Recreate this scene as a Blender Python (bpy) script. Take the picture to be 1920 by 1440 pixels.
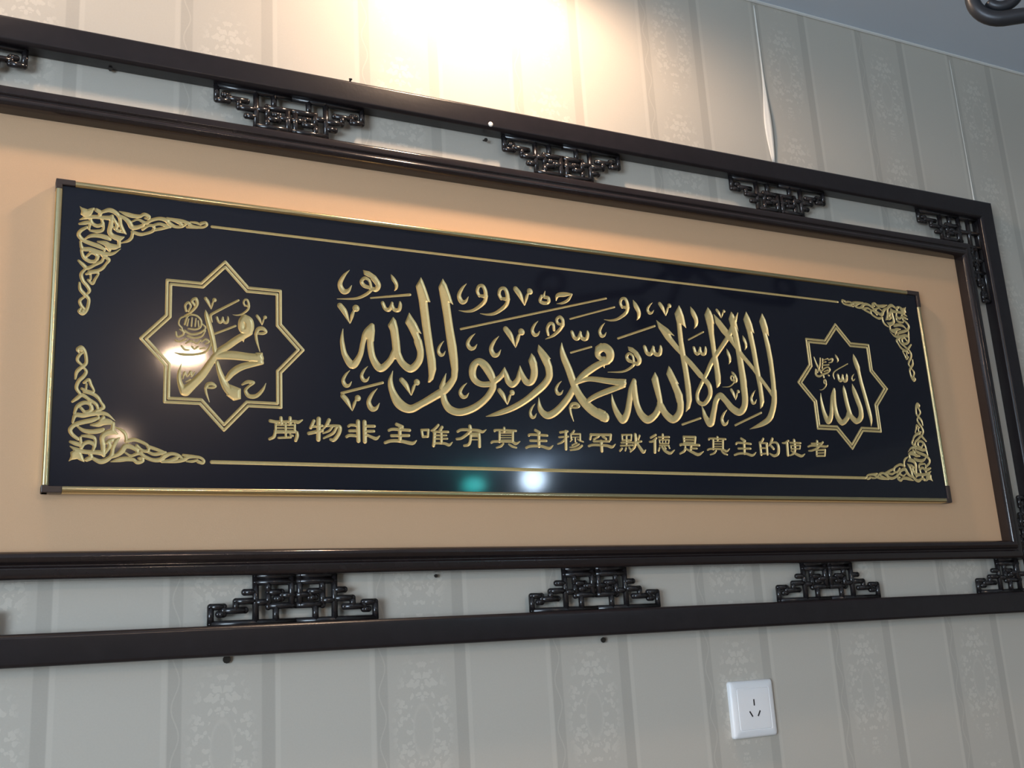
import bpy, bmesh, math, random
import numpy as np
from mathutils import Matrix, Vector
random.seed(7)
for o in list(bpy.data.objects): bpy.data.objects.remove(o)
SC = bpy.context.scene
C = SC.collection

# ------------------------------------------------------------------ camera
# World: X along the wall (right), Y into the wall (wall face at Y=0), Z up.  Camera pose was
# solved from the vanishing points of the frame; scale from the 86 mm socket plate.
F = 1995.87; DIST = 1.40815; EYE = 1.55
RM = np.array([[0.89484313, 0.05817632, -0.44257347],
               [0.05724996, 0.9683252, 0.24304063],
               [0.44269426, -0.24282056, 0.86316856]])      # rows: right, down, forward in (x, down, into wall)
def w3(r): return Vector((r[0], r[2], -r[1]))
cam = bpy.data.cameras.new('camera'); camo = bpy.data.objects.new('camera', cam); C.objects.link(camo)
cam.sensor_width = 36; cam.lens = F / 1920 * 36; cam.clip_start = .02; cam.clip_end = 60
rt, dn, fw = w3(RM[0]), w3(RM[1]), w3(RM[2])
camo.matrix_world = Matrix(((rt.x, -dn.x, -fw.x, 0), (rt.y, -dn.y, -fw.y, -DIST), (rt.z, -dn.z, -fw.z, EYE), (0, 0, 0, 1)))
SC.camera = camo

# ------------------------------------------------------------------ colour management, world, large lights
vs = SC.view_settings
vs.view_transform = 'Standard'; vs.look = 'None'; vs.gamma = 1; vs.use_curve_mapping = False
vs.exposure = 0.0
wd = bpy.data.worlds.new('world'); SC.world = wd; wd.use_nodes = True
wd.node_tree.nodes['Background'].inputs[0].default_value = (.55, .68, .9, 1)
wd.node_tree.nodes['Background'].inputs[1].default_value = .3
CEIL = EYE + 1.205
WARM = (1.0, .70, .48); COOL = (.72, .9, 1.0)
def area(name, loc, rot, sx, sy, power, col):
    l = bpy.data.lights.new(name, 'AREA'); l.shape = 'RECTANGLE'; l.size = sx; l.size_y = sy
    l.energy = power; l.color = col
    o = bpy.data.objects.new(name, l); C.objects.link(o); o.location = loc; o.rotation_euler = rot
    return o
# daylight coming in through the window of the left wall
area('window_left_offscreen', (-2.72, -3.0, 1.55), (0, math.radians(-90), 0), 1.5, 2.2, 185, (.70, .85, 1.0))

# ------------------------------------------------------------------ helpers
def link(name, me, mat=None, parent=None):
    o = bpy.data.objects.new(name, me); C.objects.link(o)
    if mat is not None: me.materials.append(mat)
    if parent is not None: o.parent = parent
    return o
def obj(name, bm, mat, parent=None, smooth=False):
    me = bpy.data.meshes.new(name); bmesh.ops.recalc_face_normals(bm, faces=bm.faces); bm.to_mesh(me); bm.free()
    if smooth:
        for p in me.polygons: p.use_smooth = True
    return link(name, me, mat, parent)
def tag(o, label=None, cat=None, group=None, kind=None):
    if label: o['label'] = label
    if cat: o['category'] = cat
    if group: o['group'] = group
    if kind: o['kind'] = kind
    return o
def empty(name, loc=(0, 0, 0)):
    o = bpy.data.objects.new(name, None); C.objects.link(o); o.location = loc; o.empty_display_size = .05
    return o
def box(bm, x0, x1, y0, y1, z0, z1, bev=0, seg=2):
    r = bmesh.ops.create_cube(bm, size=1)
    for v in r['verts']:
        v.co = Vector(((x0 + x1) / 2 + v.co.x * (x1 - x0), (y0 + y1) / 2 + v.co.y * (y1 - y0), (z0 + z1) / 2 + v.co.z * (z1 - z0)))
    if bev:
        es = list({e for v in r['verts'] for e in v.link_edges})
        bmesh.ops.bevel(bm, geom=es, offset=bev, segments=seg, affect='EDGES', profile=.5)
def tube(bm, pts, r, seg=10, cap=True):
    pts = [Vector(p) for p in pts]; rings = []
    rs = r if isinstance(r, (list, tuple)) else [r] * len(pts)
    ref = None
    for i, p in enumerate(pts):
        a = pts[max(i - 1, 0)]; b = pts[min(i + 1, len(pts) - 1)]
        t = (b - a).normalized()
        if ref is None: ref = Vector((0, 0, 1)) if abs(t.z) < .9 else Vector((0, 1, 0))
        n = (ref - t * ref.dot(t)).normalized(); m = t.cross(n); ref = n
        rings.append([bm.verts.new(p + (n * math.cos(k * math.tau / seg) + m * math.sin(k * math.tau / seg)) * rs[i]) for k in range(seg)])
    for A, B in zip(rings, rings[1:]):
        for k in range(seg): bm.faces.new((A[k], A[(k + 1) % seg], B[(k + 1) % seg], B[k]))
    if cap: bm.faces.new(rings[0]); bm.faces.new(rings[-1][::-1])
def ball(bm, c, r, u=12, v=8, sc=(1, 1, 1)):
    bmesh.ops.create_uvsphere(bm, u_segments=u, v_segments=v, radius=r, matrix=Matrix.Translation(c) @ Matrix.Diagonal((*sc, 1)))
def lathe(bm, prof, c, axis='Z', seg=32):
    rings = []
    for (r, h) in prof:
        ring = []
        for k in range(seg):
            a = k * math.tau / seg; x, y = r * math.cos(a), r * math.sin(a)
            ring.append(bm.verts.new(Vector(c) + (Vector((x, y, h)) if axis == 'Z' else Vector((x, h, y)))))
        rings.append(ring)
    for A, B in zip(rings, rings[1:]):
        for k in range(seg): bm.faces.new((A[k], A[(k + 1) % seg], B[(k + 1) % seg], B[k]))
    if prof[0][0] > 1e-5: bm.faces.new(rings[0])
    if prof[-1][0] > 1e-5: bm.faces.new(rings[-1][::-1])

# ------------------------------------------------------------------ materials
def mat(name, col, rough=.5, metal=0, spec=.5, coat=0, coat_r=.1, bump=None, var=None, emit=None, strength=0):
    m = bpy.data.materials.new(name); m.use_nodes = True
    nt = m.node_tree; b = nt.nodes['Principled BSDF']
    b.inputs['Base Color'].default_value = (*col, 1); b.inputs['Roughness'].default_value = rough
    b.inputs['Metallic'].default_value = metal; b.inputs['Specular IOR Level'].default_value = spec
    b.inputs['Coat Weight'].default_value = coat; b.inputs['Coat Roughness'].default_value = coat_r
    tc = nt.nodes.new('ShaderNodeTexCoord')
    if emit:
        b.inputs['Emission Color'].default_value = (*emit, 1); b.inputs['Emission Strength'].default_value = strength
    if var:                                  # (scale, amount): colour mottling
        n = nt.nodes.new('ShaderNodeTexNoise'); n.inputs['Scale'].default_value = var[0]; n.inputs['Detail'].default_value = 4
        nt.links.new(tc.outputs['Object'], n.inputs['Vector'])
        mx = nt.nodes.new('ShaderNodeMix'); mx.data_type = 'RGBA'
        mx.inputs[6].default_value = (*[c * (1 - var[1]) for c in col], 1); mx.inputs[7].default_value = (*[min(1, c * (1 + var[1])) for c in col], 1)
        nt.links.new(n.outputs['Fac'], mx.inputs[0]); nt.links.new(mx.outputs[2], b.inputs['Base Color'])
    if bump:                                 # (scale, strength, distance)
        n = nt.nodes.new('ShaderNodeTexNoise'); n.inputs['Scale'].default_value = bump[0]; n.inputs['Detail'].default_value = 3
        nt.links.new(tc.outputs['Object'], n.inputs['Vector'])
        bp = nt.nodes.new('ShaderNodeBump'); bp.inputs['Strength'].default_value = bump[1]; bp.inputs['Distance'].default_value = bump[2]
        nt.links.new(n.outputs['Fac'], bp.inputs['Height']); nt.links.new(bp.outputs['Normal'], b.inputs['Normal'])
    return m

M = {}
M['wood'] = mat('ebony_lacquered_wood', (.015, .012, .014), .28, spec=.5, bump=(180, .12, .001), var=(60, .35))
M['wood_in'] = mat('ebony_polished_moulding', (.020, .014, .014), .16, spec=.6, bump=(120, .05, .001), var=(60, .35))
M['fret'] = mat('fretwork_lacquer', (.016, .014, .015), .2, spec=.6)
M['mat'] = mat('tan_backing_board', (.68, .445, .27), .75, spec=.2, bump=(500, .15, .0006), var=(900, .06))
M['panel'] = mat('black_lacquer_panel', (.005, .006, .013), .24, spec=.13, coat=.8, coat_r=.065, bump=(380, .035, .0006))
M['gold'] = mat('engraved_gold_paint', (.62, .50, .235), .42, metal=.25, spec=.5, bump=(700, .12, .0005), var=(300, .10))
M['trim'] = mat('polished_gold_trim', (.80, .66, .36), .2, metal=1.0)
M['cap'] = mat('dark_plastic_corner', (.05, .035, .03), .3)
M['plastic'] = mat('white_socket_plastic', (.90, .91, .92), .35)
M['slot'] = mat('socket_slot_dark', (.02, .02, .02), .6)
M['ceil'] = mat('painted_ceiling', (.64, .72, .82), .9, bump=(300, .1, .001))
M['cornice'] = mat('white_sealant', (.75, .75, .72), .7)
M['plain'] = mat('plain_room_paint', (.50, .47, .42), .9)
M['floor'] = mat('brown_floor_tile', (.22, .16, .11), .4, var=(3, .2))
M['iron'] = mat('dark_iron', (.035, .038, .045), .4, metal=.4, bump=(90, .2, .001))
M['steel'] = mat('nail_steel', (.35, .33, .30), .35, metal=.9)
M['rust'] = mat('dark_nail', (.05, .045, .04), .5, metal=.6)
M['pin'] = mat('white_pin', (.9, .88, .82), .3)
M['paper_edge'] = mat('lifted_paper_back', (.78, .76, .70), .8)
M['shade'] = mat('frosted_shade', (.8, .78, .7), .4)

def wallpaper():
    m = bpy.data.materials.new('striped_damask_wallpaper'); m.use_nodes = True
    nt = m.node_tree; N = nt.nodes; L = nt.links; b = N['Principled BSDF']
    def val(x): return x
    def math_(op, a, b_=None, c=None, clamp=False):
        n = N.new('ShaderNodeMath'); n.operation = op; n.use_clamp = clamp
        for i, s in enumerate((a, b_, c)):
            if s is None: continue
            if isinstance(s, (int, float)): n.inputs[i].default_value = s
            else: L.new(s, n.inputs[i])
        return n.outputs[0]
    def band(x, lo, hi, soft):
        n1 = N.new('ShaderNodeMapRange'); n1.interpolation_type = 'SMOOTHSTEP'
        L.new(x, n1.inputs[0]); n1.inputs[1].default_value = lo - soft; n1.inputs[2].default_value = lo + soft
        n2 = N.new('ShaderNodeMapRange'); n2.interpolation_type = 'SMOOTHSTEP'
        L.new(x, n2.inputs[0]); n2.inputs[1].default_value = hi - soft; n2.inputs[2].default_value = hi + soft
        return math_('SUBTRACT', n1.outputs[0], n2.outputs[0])
    tc = N.new('ShaderNodeTexCoord'); sp = N.new('ShaderNodeSeparateXYZ'); L.new(tc.outputs['Object'], sp.inputs[0])
    x, z = sp.outputs[0], sp.outputs[2]
    P = .2683
    u = math_('MULTIPLY', math_('FRACT', math_('DIVIDE', math_('SUBTRACT', x, .222 - P * 10), P)), P)     # 0..P metres from the start of dark band A
    bandA = band(u, .0, .017, .0012); bandB = band(u, .116, .133, .0012)
    edge1 = band(u, .1335, .140, .0012); edge2 = band(u, .2605, .267, .0012)
    dam = band(u, .017, .116, .001)
    # squiggly line printed in band A
    wig = math_('ADD', math_('MULTIPLY', math_('SINE', math_('MULTIPLY', z, 95)), .0045), .009)
    squig = math_('SUBTRACT', 1, math_('MULTIPLY', math_('ABSOLUTE', math_('SUBTRACT', u, wig)), 700), clamp=True)
    squig = math_('MULTIPLY', squig, bandA)
    # damask motif, mirrored about the stripe centre
    a = math_('ABSOLUTE', math_('SUBTRACT', u, .0665))
    PV = .232
    vv = math_('MULTIPLY', math_('SUBTRACT', math_('FRACT', math_('DIVIDE', math_('ADD', z, .055), PV)), .5), PV)
    cb = N.new('ShaderNodeCombineXYZ'); L.new(a, cb.inputs[0]); L.new(vv, cb.inputs[1])
    vo = N.new('ShaderNodeTexVoronoi'); vo.feature = 'F1'; vo.inputs['Scale'].default_value = 120; vo.inputs['Randomness'].default_value = .9
    nz = N.new('ShaderNodeTexNoise'); nz.inputs['Scale'].default_value = 140; nz.inputs['Detail'].default_value = 3
    L.new(cb.outputs[0], nz.inputs['Vector'])
    vm = N.new('ShaderNodeVectorMath'); vm.operation = 'MULTIPLY_ADD'
    L.new(nz.outputs['Color'], vm.inputs[0]); vm.inputs[1].default_value = (.012, .012, 0); L.new(cb.outputs[0], vm.inputs[2])
    L.new(vm.outputs[0], vo.inputs['Vector'])
    leaf = math_('LESS_THAN', vo.outputs['Distance'], .44)
    env = math_('ADD', math_('POWER', math_('DIVIDE', a, .047), 2), math_('POWER', math_('DIVIDE', vv, .112), 2))
    envs = math_('SUBTRACT', 1, band(env, .75, 1e3, .35))
    core = math_('SUBTRACT', 1, band(env, -1e3, .09, .05))
    ring = math_('SUBTRACT', 1, math_('MULTIPLY', math_('ABSOLUTE', math_('SUBTRACT', math_('SQRT', env), .30)), 22), clamp=True)
    motif = math_('MAXIMUM', math_('MULTIPLY', math_('MULTIPLY', leaf, envs), core), math_('MULTIPLY', ring, .5))
    motif = math_('MULTIPLY', motif, dam)
    fine = N.new('ShaderNodeTexNoise'); fine.inputs['Scale'].default_value = 420; fine.inputs['Detail'].default_value = 4
    L.new(tc.outputs['Object'], fine.inputs['Vector'])
    base = math_('ADD', .96, math_('MULTIPLY', fine.outputs['Fac'], .08))
    tone = math_('ADD', base, math_('MULTIPLY', math_('ADD', bandA, bandB), -.15))
    tone = math_('ADD', tone, math_('MULTIPLY', math_('ADD', edge1, edge2), .07))
    tone = math_('ADD', tone, math_('MULTIPLY', dam, -.02))
    tone = math_('ADD', tone, math_('MULTIPLY', motif, .13))
    tone = math_('ADD', tone, math_('MULTIPLY', squig, .14))
    sc = N.new('ShaderNodeVectorMath'); sc.operation = 'SCALE'; sc.inputs[0].default_value = (.56, .525, .46); L.new(tone, sc.inputs['Scale'])
    L.new(sc.outputs[0], b.inputs['Base Color'])
    b.inputs['Roughness'].default_value = .6; b.inputs['Specular IOR Level'].default_value = .3
    L.new(math_('SUBTRACT', .62, math_('MULTIPLY', motif, .18)), b.inputs['Roughness'])
    bp = N.new('ShaderNodeBump'); bp.inputs['Strength'].default_value = .25; bp.inputs['Distance'].default_value = .0008
    L.new(tone, bp.inputs['Height']); L.new(bp.outputs[0], b.inputs['Normal'])
    return m
M['paper'] = wallpaper()

# ------------------------------------------------------------------ room shell
X0, X1, Y0 = -2.6, 5.6, -7.2
def slab(name, m, *b, label=None):
    bm = bmesh.new(); box(bm, *b); o = obj(name, bm, m); o['kind'] = 'structure'
    return o
wf = slab('wall_front', M['paper'], X0 - .1, X1 + .1, 0, .12, -.1, CEIL + .1)
slab('wall_right', M['plain'], X1, X1 + .1, Y0 - .1, 0, -.1, CEIL + .1)
slab('wall_back', M['plain'], X0 - .1, X1 + .1, Y0 - .1, Y0, -.1, CEIL + .1)
slab('floor', M['floor'], X0, X1, Y0, 0, -.1, 0)
slab('ceiling', M['ceil'], X0, X1, Y0, 0, CEIL, CEIL + .1)
bm = bmesh.new()                                                       # left wall with its window opening
for b in ((Y0, -4.1, -.1, CEIL + .1), (-1.9, 0, -.1, CEIL + .1), (-4.1, -1.9, -.1, .8), (-4.1, -1.9, 2.3, CEIL + .1)):
    box(bm, X0 - .1, X0, b[0], b[1], b[2], b[3])
wl = obj('wall_left', bm, M['plain']); wl['kind'] = 'structure'
bm = bmesh.new()
for b in ((-4.1, -1.9, .8, .86), (-4.1, -1.9, 2.24, 2.3), (-4.1, -4.04, .86, 2.24), (-1.96, -1.9, .86, 2.24), (-3.03, -2.97, .86, 2.24)):
    box(bm, X0 - .09, X0 - .03, *b)
wn = obj('window_1', bm, M['plastic']); wn['kind'] = 'structure'
bm = bmesh.new(); tube(bm, [(X0, -.002, CEIL - .001), (X1, -.002, CEIL - .001)], .0035, 6)
o = obj('trim_1', bm, M['cornice']); o['kind'] = 'structure'
# lifted seam of the wallpaper: a narrow strip whose free edge curls off the wall
def seam(x, z0, z1, wmax, name='lifted_paper_seam'):
    me = bpy.data.meshes.new(name); vs_, fs = [], []; n = 24
    for i in range(n + 1):
        t = i / n; z = z1 + (z0 - z1) * t
        wv = wmax * (.22 + .78 * math.exp(-((t - .78) / .2) ** 2)) * (1 if t < .97 else .8)
        for k in range(4):
            s = k / 3
            vs_.append((x - wv * 2.2 * (1 - s) + wv * .35 * s, -.0004 - wv * .9 * s ** 1.6, z))
    for i in range(n):
        for k in range(3):
            a = i * 4 + k; fs.append((a, a + 1, a + 5, a + 4))
    me.from_pydata(vs_, [], fs)
    for p in me.polygons: p.use_smooth = True
    o = link(name, me, M['paper_edge'], wf)
    sol = o.modifiers.new('thickness', 'SOLIDIFY'); sol.thickness = .0004
seam(1.303, EYE + .86, EYE + 1.195, .0055)
seam(1.838, EYE + .62, EYE + 1.19, .0028)

# ------------------------------------------------------------------ the framed plaque
CX = .835                                         # centre of the frame along the wall
frame = empty('framed_plaque', (CX, 0, EYE + .014))
tag(frame, 'long black lacquered fretwork frame holding a black plaque engraved with gold calligraphy', 'picture frame')
def ch(o):                                        # parent to the frame, keeping world coordinates
    o.parent = frame; o.matrix_parent_inverse = Matrix.Translation(frame.location).inverted(); return o

def frame_sides(name, prof, x0, x1, z0, z1, m, smooth=True):
    """prof: closed list of (s, d): s outward from the inner rectangle, d out of the wall."""
    def P(s, d, cx, cz):
        return Vector(((x0 - s) if cx == 0 else (x1 + s), -d, (z0 - s) if cz == 0 else (z1 + s)))
    for (a, b) in (((0, 1), (1, 1)), ((1, 1), (1, 0)), ((1, 0), (0, 0)), ((0, 0), (0, 1))):
        bm = bmesh.new()
        A = [bm.verts.new(P(s, d, *a)) for s, d in prof]; B = [bm.verts.new(P(s, d, *b)) for s, d in prof]
        n = len(prof)
        for k in range(n): bm.faces.new((A[k], A[(k + 1) % n], B[(k + 1) % n], B[k]))
        bm.faces.new(A[::-1]); bm.faces.new(B)
        o = ch(obj(name, bm, m))
        if smooth:
            o.data.polygons.foreach_set('use_smooth', [True] * len(o.data.polygons)); o.data.set_sharp_from_angle(angle=math.radians(40))
def rounded(pts, r, seg=4):
    out = []; n = len(pts)
    for i in range(n):
        p, a, b = (np.array(pts[j % n], float) for j in (i, i - 1, i + 1))
        da, db = a - p, b - p; la, lb = np.linalg.norm(da), np.linalg.norm(db)
        q = min(r, la * .45, lb * .45)
        s, e = p + da / la * q, p + db / lb * q
        for k in range(seg + 1):
            t = k / seg; out.append(tuple((1 - t) ** 2 * s + 2 * t * (1 - t) * p + t * t * e))
    return out
Z = lambda mm: EYE + mm / 1000.
OX0, OX1, OZ0, OZ1 = CX - 1.019, CX + 1.019, Z(14), Z(846)
RW = .038
frame_sides('outer_rail', rounded([(0, .0005), (RW, .0005), (RW, .026), (RW - .003, .028), (.004, .028), (0, .024)], .002), OX0 + RW, OX1 - RW, OZ0 + RW, OZ1 - RW, M['wood'])
IX0, IX1, IZ0, IZ1 = CX - .898, CX + .898, Z(146), Z(712)
prof = rounded([(0, .004), (.033, .004), (.033, .026), (.030, .030), (.020, .031), (.0175, .0285), (.0155, .0285), (.013, .035), (.008, .038), (.003, .036), (0, .030)], .0022)
frame_sides('inner_moulding', prof, IX0, IX1, IZ0, IZ1, M['wood_in'])
bm = bmesh.new(); box(bm, IX0 - .012, IX1 + .012, -.012, -.006, IZ0 - .012, IZ1 + .012)
ch(obj('backing_board', bm, M['mat']))

# ---- fretwork brackets: round rods, one pierced piece each (unit: half width 100)
HALF = [[(0, 0), (100, 0)], [(100, 0), (100, 21), (85, 21), (85, 12), (91, 12)], [(85, 16), (60, 16)], [(71, 16), (71, 27), (48, 27)],
        [(48, 0), (48, 58)], [(48, 38), (61, 38)], [(48, 25), (33, 25)], [(33, 19), (33, 37), (17, 37), (17, 29), (24, 29)],
        [(33, 20), (0, 20)], [(24, 0), (24, 20)], [(5, 20), (5, 58)], [(0, 50), (48, 50)], [(0, 58), (48, 58)], [(33, 37), (33, 50)], [(0, 33), (17, 33)]]
def rods(bm, lines, f, r):
    for ln in lines:
        for a, b in zip(ln, ln[1:]):
            tube(bm, [f(*a), f(*b)], r, 10)
        for p in ln: ball(bm, f(*p), r * 1.02, 10, 6)
def bracket(cx, base_z, up, half, h):
    bm = bmesh.new(); sx = half / 100.; sz = h / 60.
    for s in (-1, 1):
        rods(bm, HALF, lambda a, b: Vector((cx + s * a * sx, -.0135, base_z + up * (b * sz + .002))), .0044)
    ch(obj('fret_bracket', bm, M['fret'], smooth=True))
bt, bb = OZ1 - RW, OZ0 + RW
gt = (OZ1 - RW) - (IZ1 + .033); gb = (IZ0 - .033) - (OZ0 + RW)
for k in (-1, 0, 1):
    bracket(CX + k * .456, bt, -1, .108, gt)
    bracket(CX + k * .456, bb, 1, .109, gb)
# corner fretwork: half a bracket along each of the two rails
gs = (OX1 - RW) - (IX1 + .033)
for sx in (-1, 1):
    for sz in (-1, 1):
        bm = bmesh.new()
        cz = bt if sz > 0 else bb; cx = CX + sx * (1.019 - RW); g = gt if sz > 0 else gb
        rods(bm, HALF, lambda a, b: Vector((cx - sx * (.055 + a * .00113), -.0135, cz - sz * (b / 60 * g + .002))), .0044)
        rods(bm, HALF, lambda a, b: Vector((cx - sx * (b / 60 * gs + .002), -.0135, cz - sz * (.065 + a * .00113))), .0044)
        rods(bm, [[(0, 0), (1, 0)], [(0, 0), (0, 1)], [(1, 0), (1, 1), (0, 1)], [(.5, 0), (.5, 1)], [(0, .5), (1, .5)]],
             lambda a, b: Vector((cx - sx * (.002 + a * .055), -.0135, cz - sz * (.002 + b * .062))), .0044)
        ch(obj('corner_fret', bm, M['fret'], smooth=True))

# ------------------------------------------------------------------ engraving engine
PD = .027                                          # the plaque face stands this far off the wall
def px2uv(px, py):
    """photo pixel -> (x, z) in mm on the plaque face, by intersecting the camera ray with that plane"""
    d = np.stack([np.asarray(px, float) - 960, np.asarray(py, float) - 720, np.full(np.shape(px), F)], -1) @ RM
    k = (DIST - PD) * 1000 / d[..., 2]
    return np.stack([d[..., 0] * k, -d[..., 1] * k], -1)
U0, U1, V0, V1 = 68.0, 1595.5, 217.5, 622.5         # plaque outline, mm
RES = .7
NX = int((U1 - U0) / RES) + 1; NY = int((V1 - V0) / RES) + 1
gx = np.linspace(U0, U1, NX); gy = np.linspace(V0, V1, NY)
HX = gx[1] - gx[0]; HY = gy[1] - gy[0]
UNION = np.full((NY, NX), -1.0)

def catmull(p, n=7):
    p = np.array(p, float)
    if len(p) < 3: return p
    q = np.vstack([2 * p[0] - p[1], p, 2 * p[-1] - p[-2]]); out = []
    for i in range(1, len(q) - 2):
        for k in range(n):
            t = k / n
            out.append(.5 * (2 * q[i] + (q[i + 1] - q[i - 1]) * t + (2 * q[i - 1] - 5 * q[i] + 4 * q[i + 1] - q[i + 2]) * t * t + (3 * q[i] - q[i - 1] - 3 * q[i + 1] + q[i + 2]) * t ** 3))
    out.append(q[-2]); out = np.array(out); out[:, 2] = np.maximum(out[:, 2], .5)
    return out
def parse(txt):
    """lines 'S w x,y x,y,w ...' smooth stroke, 'L w ...' straight stroke, 'P x,y ...' polygon"""
    out = []
    for ln in txt.replace(';', '\n').strip().splitlines():
        t = ln.split()
        if not t: continue
        if t[0] == 'P': out.append(('P', np.array([[float(c) for c in s.split(',')][:2] for s in t[1:]])))
        else:
            w = float(t[1]); pts = []
            for s in t[2:]:
                c = [float(q) for q in s.split(',')]; pts.append(c if len(c) == 3 else c + [w])
            out.append((t[0], np.array(pts)))
    return out
def to_plane(prims, ox, oy, s):
    """zoomed photo coordinates -> plaque millimetres; stroke widths follow the perspective of the wall"""
    res = []
    for k, p in prims:
        if k == 'P': res.append(('P', px2uv(ox + p[:, 0] / s, oy + p[:, 1] / s))); continue
        if k == 'S': p = catmull(p)
        q = px2uv(ox + p[:, 0] / s, oy + p[:, 1] / s)
        t = np.gradient(p[:, :2], axis=0) if len(p) > 1 else np.array([[1., 0]])
        n = np.stack([-t[:, 1], t[:, 0]], -1); n /= np.linalg.norm(n, axis=1)[:, None] + 1e-9
        q2 = px2uv(ox + (p[:, 0] + n[:, 0]) / s, oy + (p[:, 1] + n[:, 1]) / s)
        res.append(('S', np.column_stack([q, np.linalg.norm(q2 - q, axis=1) * p[:, 2] / 2])))
    return res
def field(prims):
    allp = np.vstack([p[:, :2] for k, p in prims]); rm = max([p[:, 2].max() if k == 'S' else 0 for k, p in prims]) + 2
    i0 = max(int((allp[:, 0].min() - rm - U0) / HX), 1); i1 = min(int((allp[:, 0].max() + rm - U0) / HX) + 2, NX - 2)
    j0 = max(int((allp[:, 1].min() - rm - V0) / HY), 1); j1 = min(int((allp[:, 1].max() + rm - V0) / HY) + 2, NY - 2)
    f = np.full((j1 - j0, i1 - i0), -1.0)
    def win(lo, hi):
        a = max(int((lo[0] - U0) / HX) - 1, i0); b = min(int((hi[0] - U0) / HX) + 3, i1)
        c = max(int((lo[1] - V0) / HY) - 1, j0); d = min(int((hi[1] - V0) / HY) + 3, j1)
        return a, b, c, d
    for k, p in prims:
        if k == 'S':
            if len(p) == 1: p = np.vstack([p, p + [1e-3, 0, 0]])
            for A, B in zip(p, p[1:]):
                r = max(A[2], B[2]) + 1
                a, b, c, d = win(np.minimum(A[:2], B[:2]) - r, np.maximum(A[:2], B[:2]) + r)
                if b <= a or d <= c: continue
                X = gx[a:b][None, :] - A[0]; Y = gy[c:d][:, None] - A[1]
                ex, ey = B[:2] - A[:2]; L2 = ex * ex + ey * ey + 1e-9
                t = np.clip((X * ex + Y * ey) / L2, 0, 1)
                v = A[2] + (B[2] - A[2]) * t - np.sqrt((X - t * ex) ** 2 + (Y - t * ey) ** 2)
                w = f[c - j0:d - j0, a - i0:b - i0]; np.maximum(w, v, out=w)
        else:
            a, b, c, d = win(p.min(0) - 1, p.max(0) + 1)
            if b <= a or d <= c: continue
            X, Y = np.meshgrid(gx[a:b], gy[c:d]); dist = np.full(X.shape, 1e9); ins = np.zeros(X.shape, bool)
            for A, B in zip(p, np.roll(p, -1, 0)):
                ex, ey = B - A
                t = np.clip(((X - A[0]) * ex + (Y - A[1]) * ey) / (ex * ex + ey * ey + 1e-9), 0, 1)
                dist = np.minimum(dist, np.hypot(X - A[0] - t * ex, Y - A[1] - t * ey))
                if abs(ey) > 1e-9: ins ^= ((A[1] > Y) != (B[1] > Y)) & (X < (B[0] - A[0]) * (Y - A[1]) / ey + A[0])
            v = np.where(ins, dist, -dist)
            w = f[c - j0:d - j0, a - i0:b - i0]; np.maximum(w, v, out=w)
    return np.maximum(f, -1.0), i0, j0

# marching squares; corners 0=(0,0) 1=(1,0) 2=(1,1) 3=(0,1); edges 4=bottom 5=right 6=top 7=left
TAB = {1: [(0, 4, 7)], 2: [(4, 1, 5)], 3: [(0, 1, 5, 7)], 4: [(5, 2, 6)], 5: [(0, 4, 7), (5, 2, 6)], 6: [(4, 1, 2, 6)], 7: [(0, 1, 2, 6, 7)],
       8: [(7, 6, 3)], 9: [(0, 4, 6, 3)], 10: [(4, 1, 5), (7, 6, 3)], 11: [(0, 1, 5, 6, 3)], 12: [(7, 5, 2, 3)], 13: [(0, 4, 5, 2, 3)], 14: [(4, 1, 2, 3, 7)], 15: [(0, 1, 2, 3)]}
def mesh_from(name, co, polys):
    me = bpy.data.meshes.new(name)
    cnt = np.concatenate([np.full(len(p), p.shape[1], np.int32) for p in polys]); idx = np.concatenate([p.ravel() for p in polys]).astype(np.int32)
    used, inv = np.unique(idx, return_inverse=True); co = co[used]
    me.vertices.add(len(co)); me.vertices.foreach_set('co', co.astype(np.float32).ravel())
    me.loops.add(len(inv)); me.loops.foreach_set('vertex_index', inv.astype(np.int32).ravel())
    me.polygons.add(len(cnt)); me.polygons.foreach_set('loop_start', np.concatenate([[0], np.cumsum(cnt)[:-1]]).astype(np.int32))
    me.update(calc_edges=True)
    return me
def march(f, i0, j0, depth, skip_full=False):
    h, w = f.shape; f = np.where(np.abs(f) < 1e-4, 1e-4, f)
    s = f > 0
    case = s[:-1, :-1] * 1 + s[:-1, 1:] * 2 + s[1:, 1:] * 4 + s[1:, :-1] * 8
    X, Y = np.meshgrid(gx[i0:i0 + w], gy[j0:j0 + h])
    te = f[:, :-1] / (f[:, :-1] - f[:, 1:] + 1e-12); te = np.clip(te, 0, 1)
    tv = f[:-1] / (f[:-1] - f[1:] + 1e-12); tv = np.clip(tv, 0, 1)
    co = np.concatenate([np.stack([X, Y, depth], -1).reshape(-1, 3),
                         np.stack([X[:, :-1] + te * HX, Y[:, :-1], 0 * te], -1).reshape(-1, 3),
                         np.stack([X[:-1], Y[:-1] + tv * HY, 0 * tv], -1).reshape(-1, 3)])
    nv, ne = h * w, h * (w - 1)
    polys = []
    for c, pl in TAB.items():
        if c == 15 and skip_full: continue
        jj, ii = np.nonzero(case == c)
        if not len(jj): continue
        loc = {0: jj * w + ii, 1: jj * w + ii + 1, 2: (jj + 1) * w + ii + 1, 3: (jj + 1) * w + ii,
               4: nv + jj * (w - 1) + ii, 6: nv + (jj + 1) * (w - 1) + ii, 7: nv + ne + jj * w + ii, 5: nv + ne + jj * w + ii + 1}
        for p in pl: polys.append(np.stack([loc[k] for k in p], -1))
    return co, polys, case
def world_co(co):                                    # (u mm, v mm, depth mm) -> world metres
    return np.stack([co[:, 0] / 1000, -PD + co[:, 2] / 1000, EYE + co[:, 1] / 1000], -1)

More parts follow.
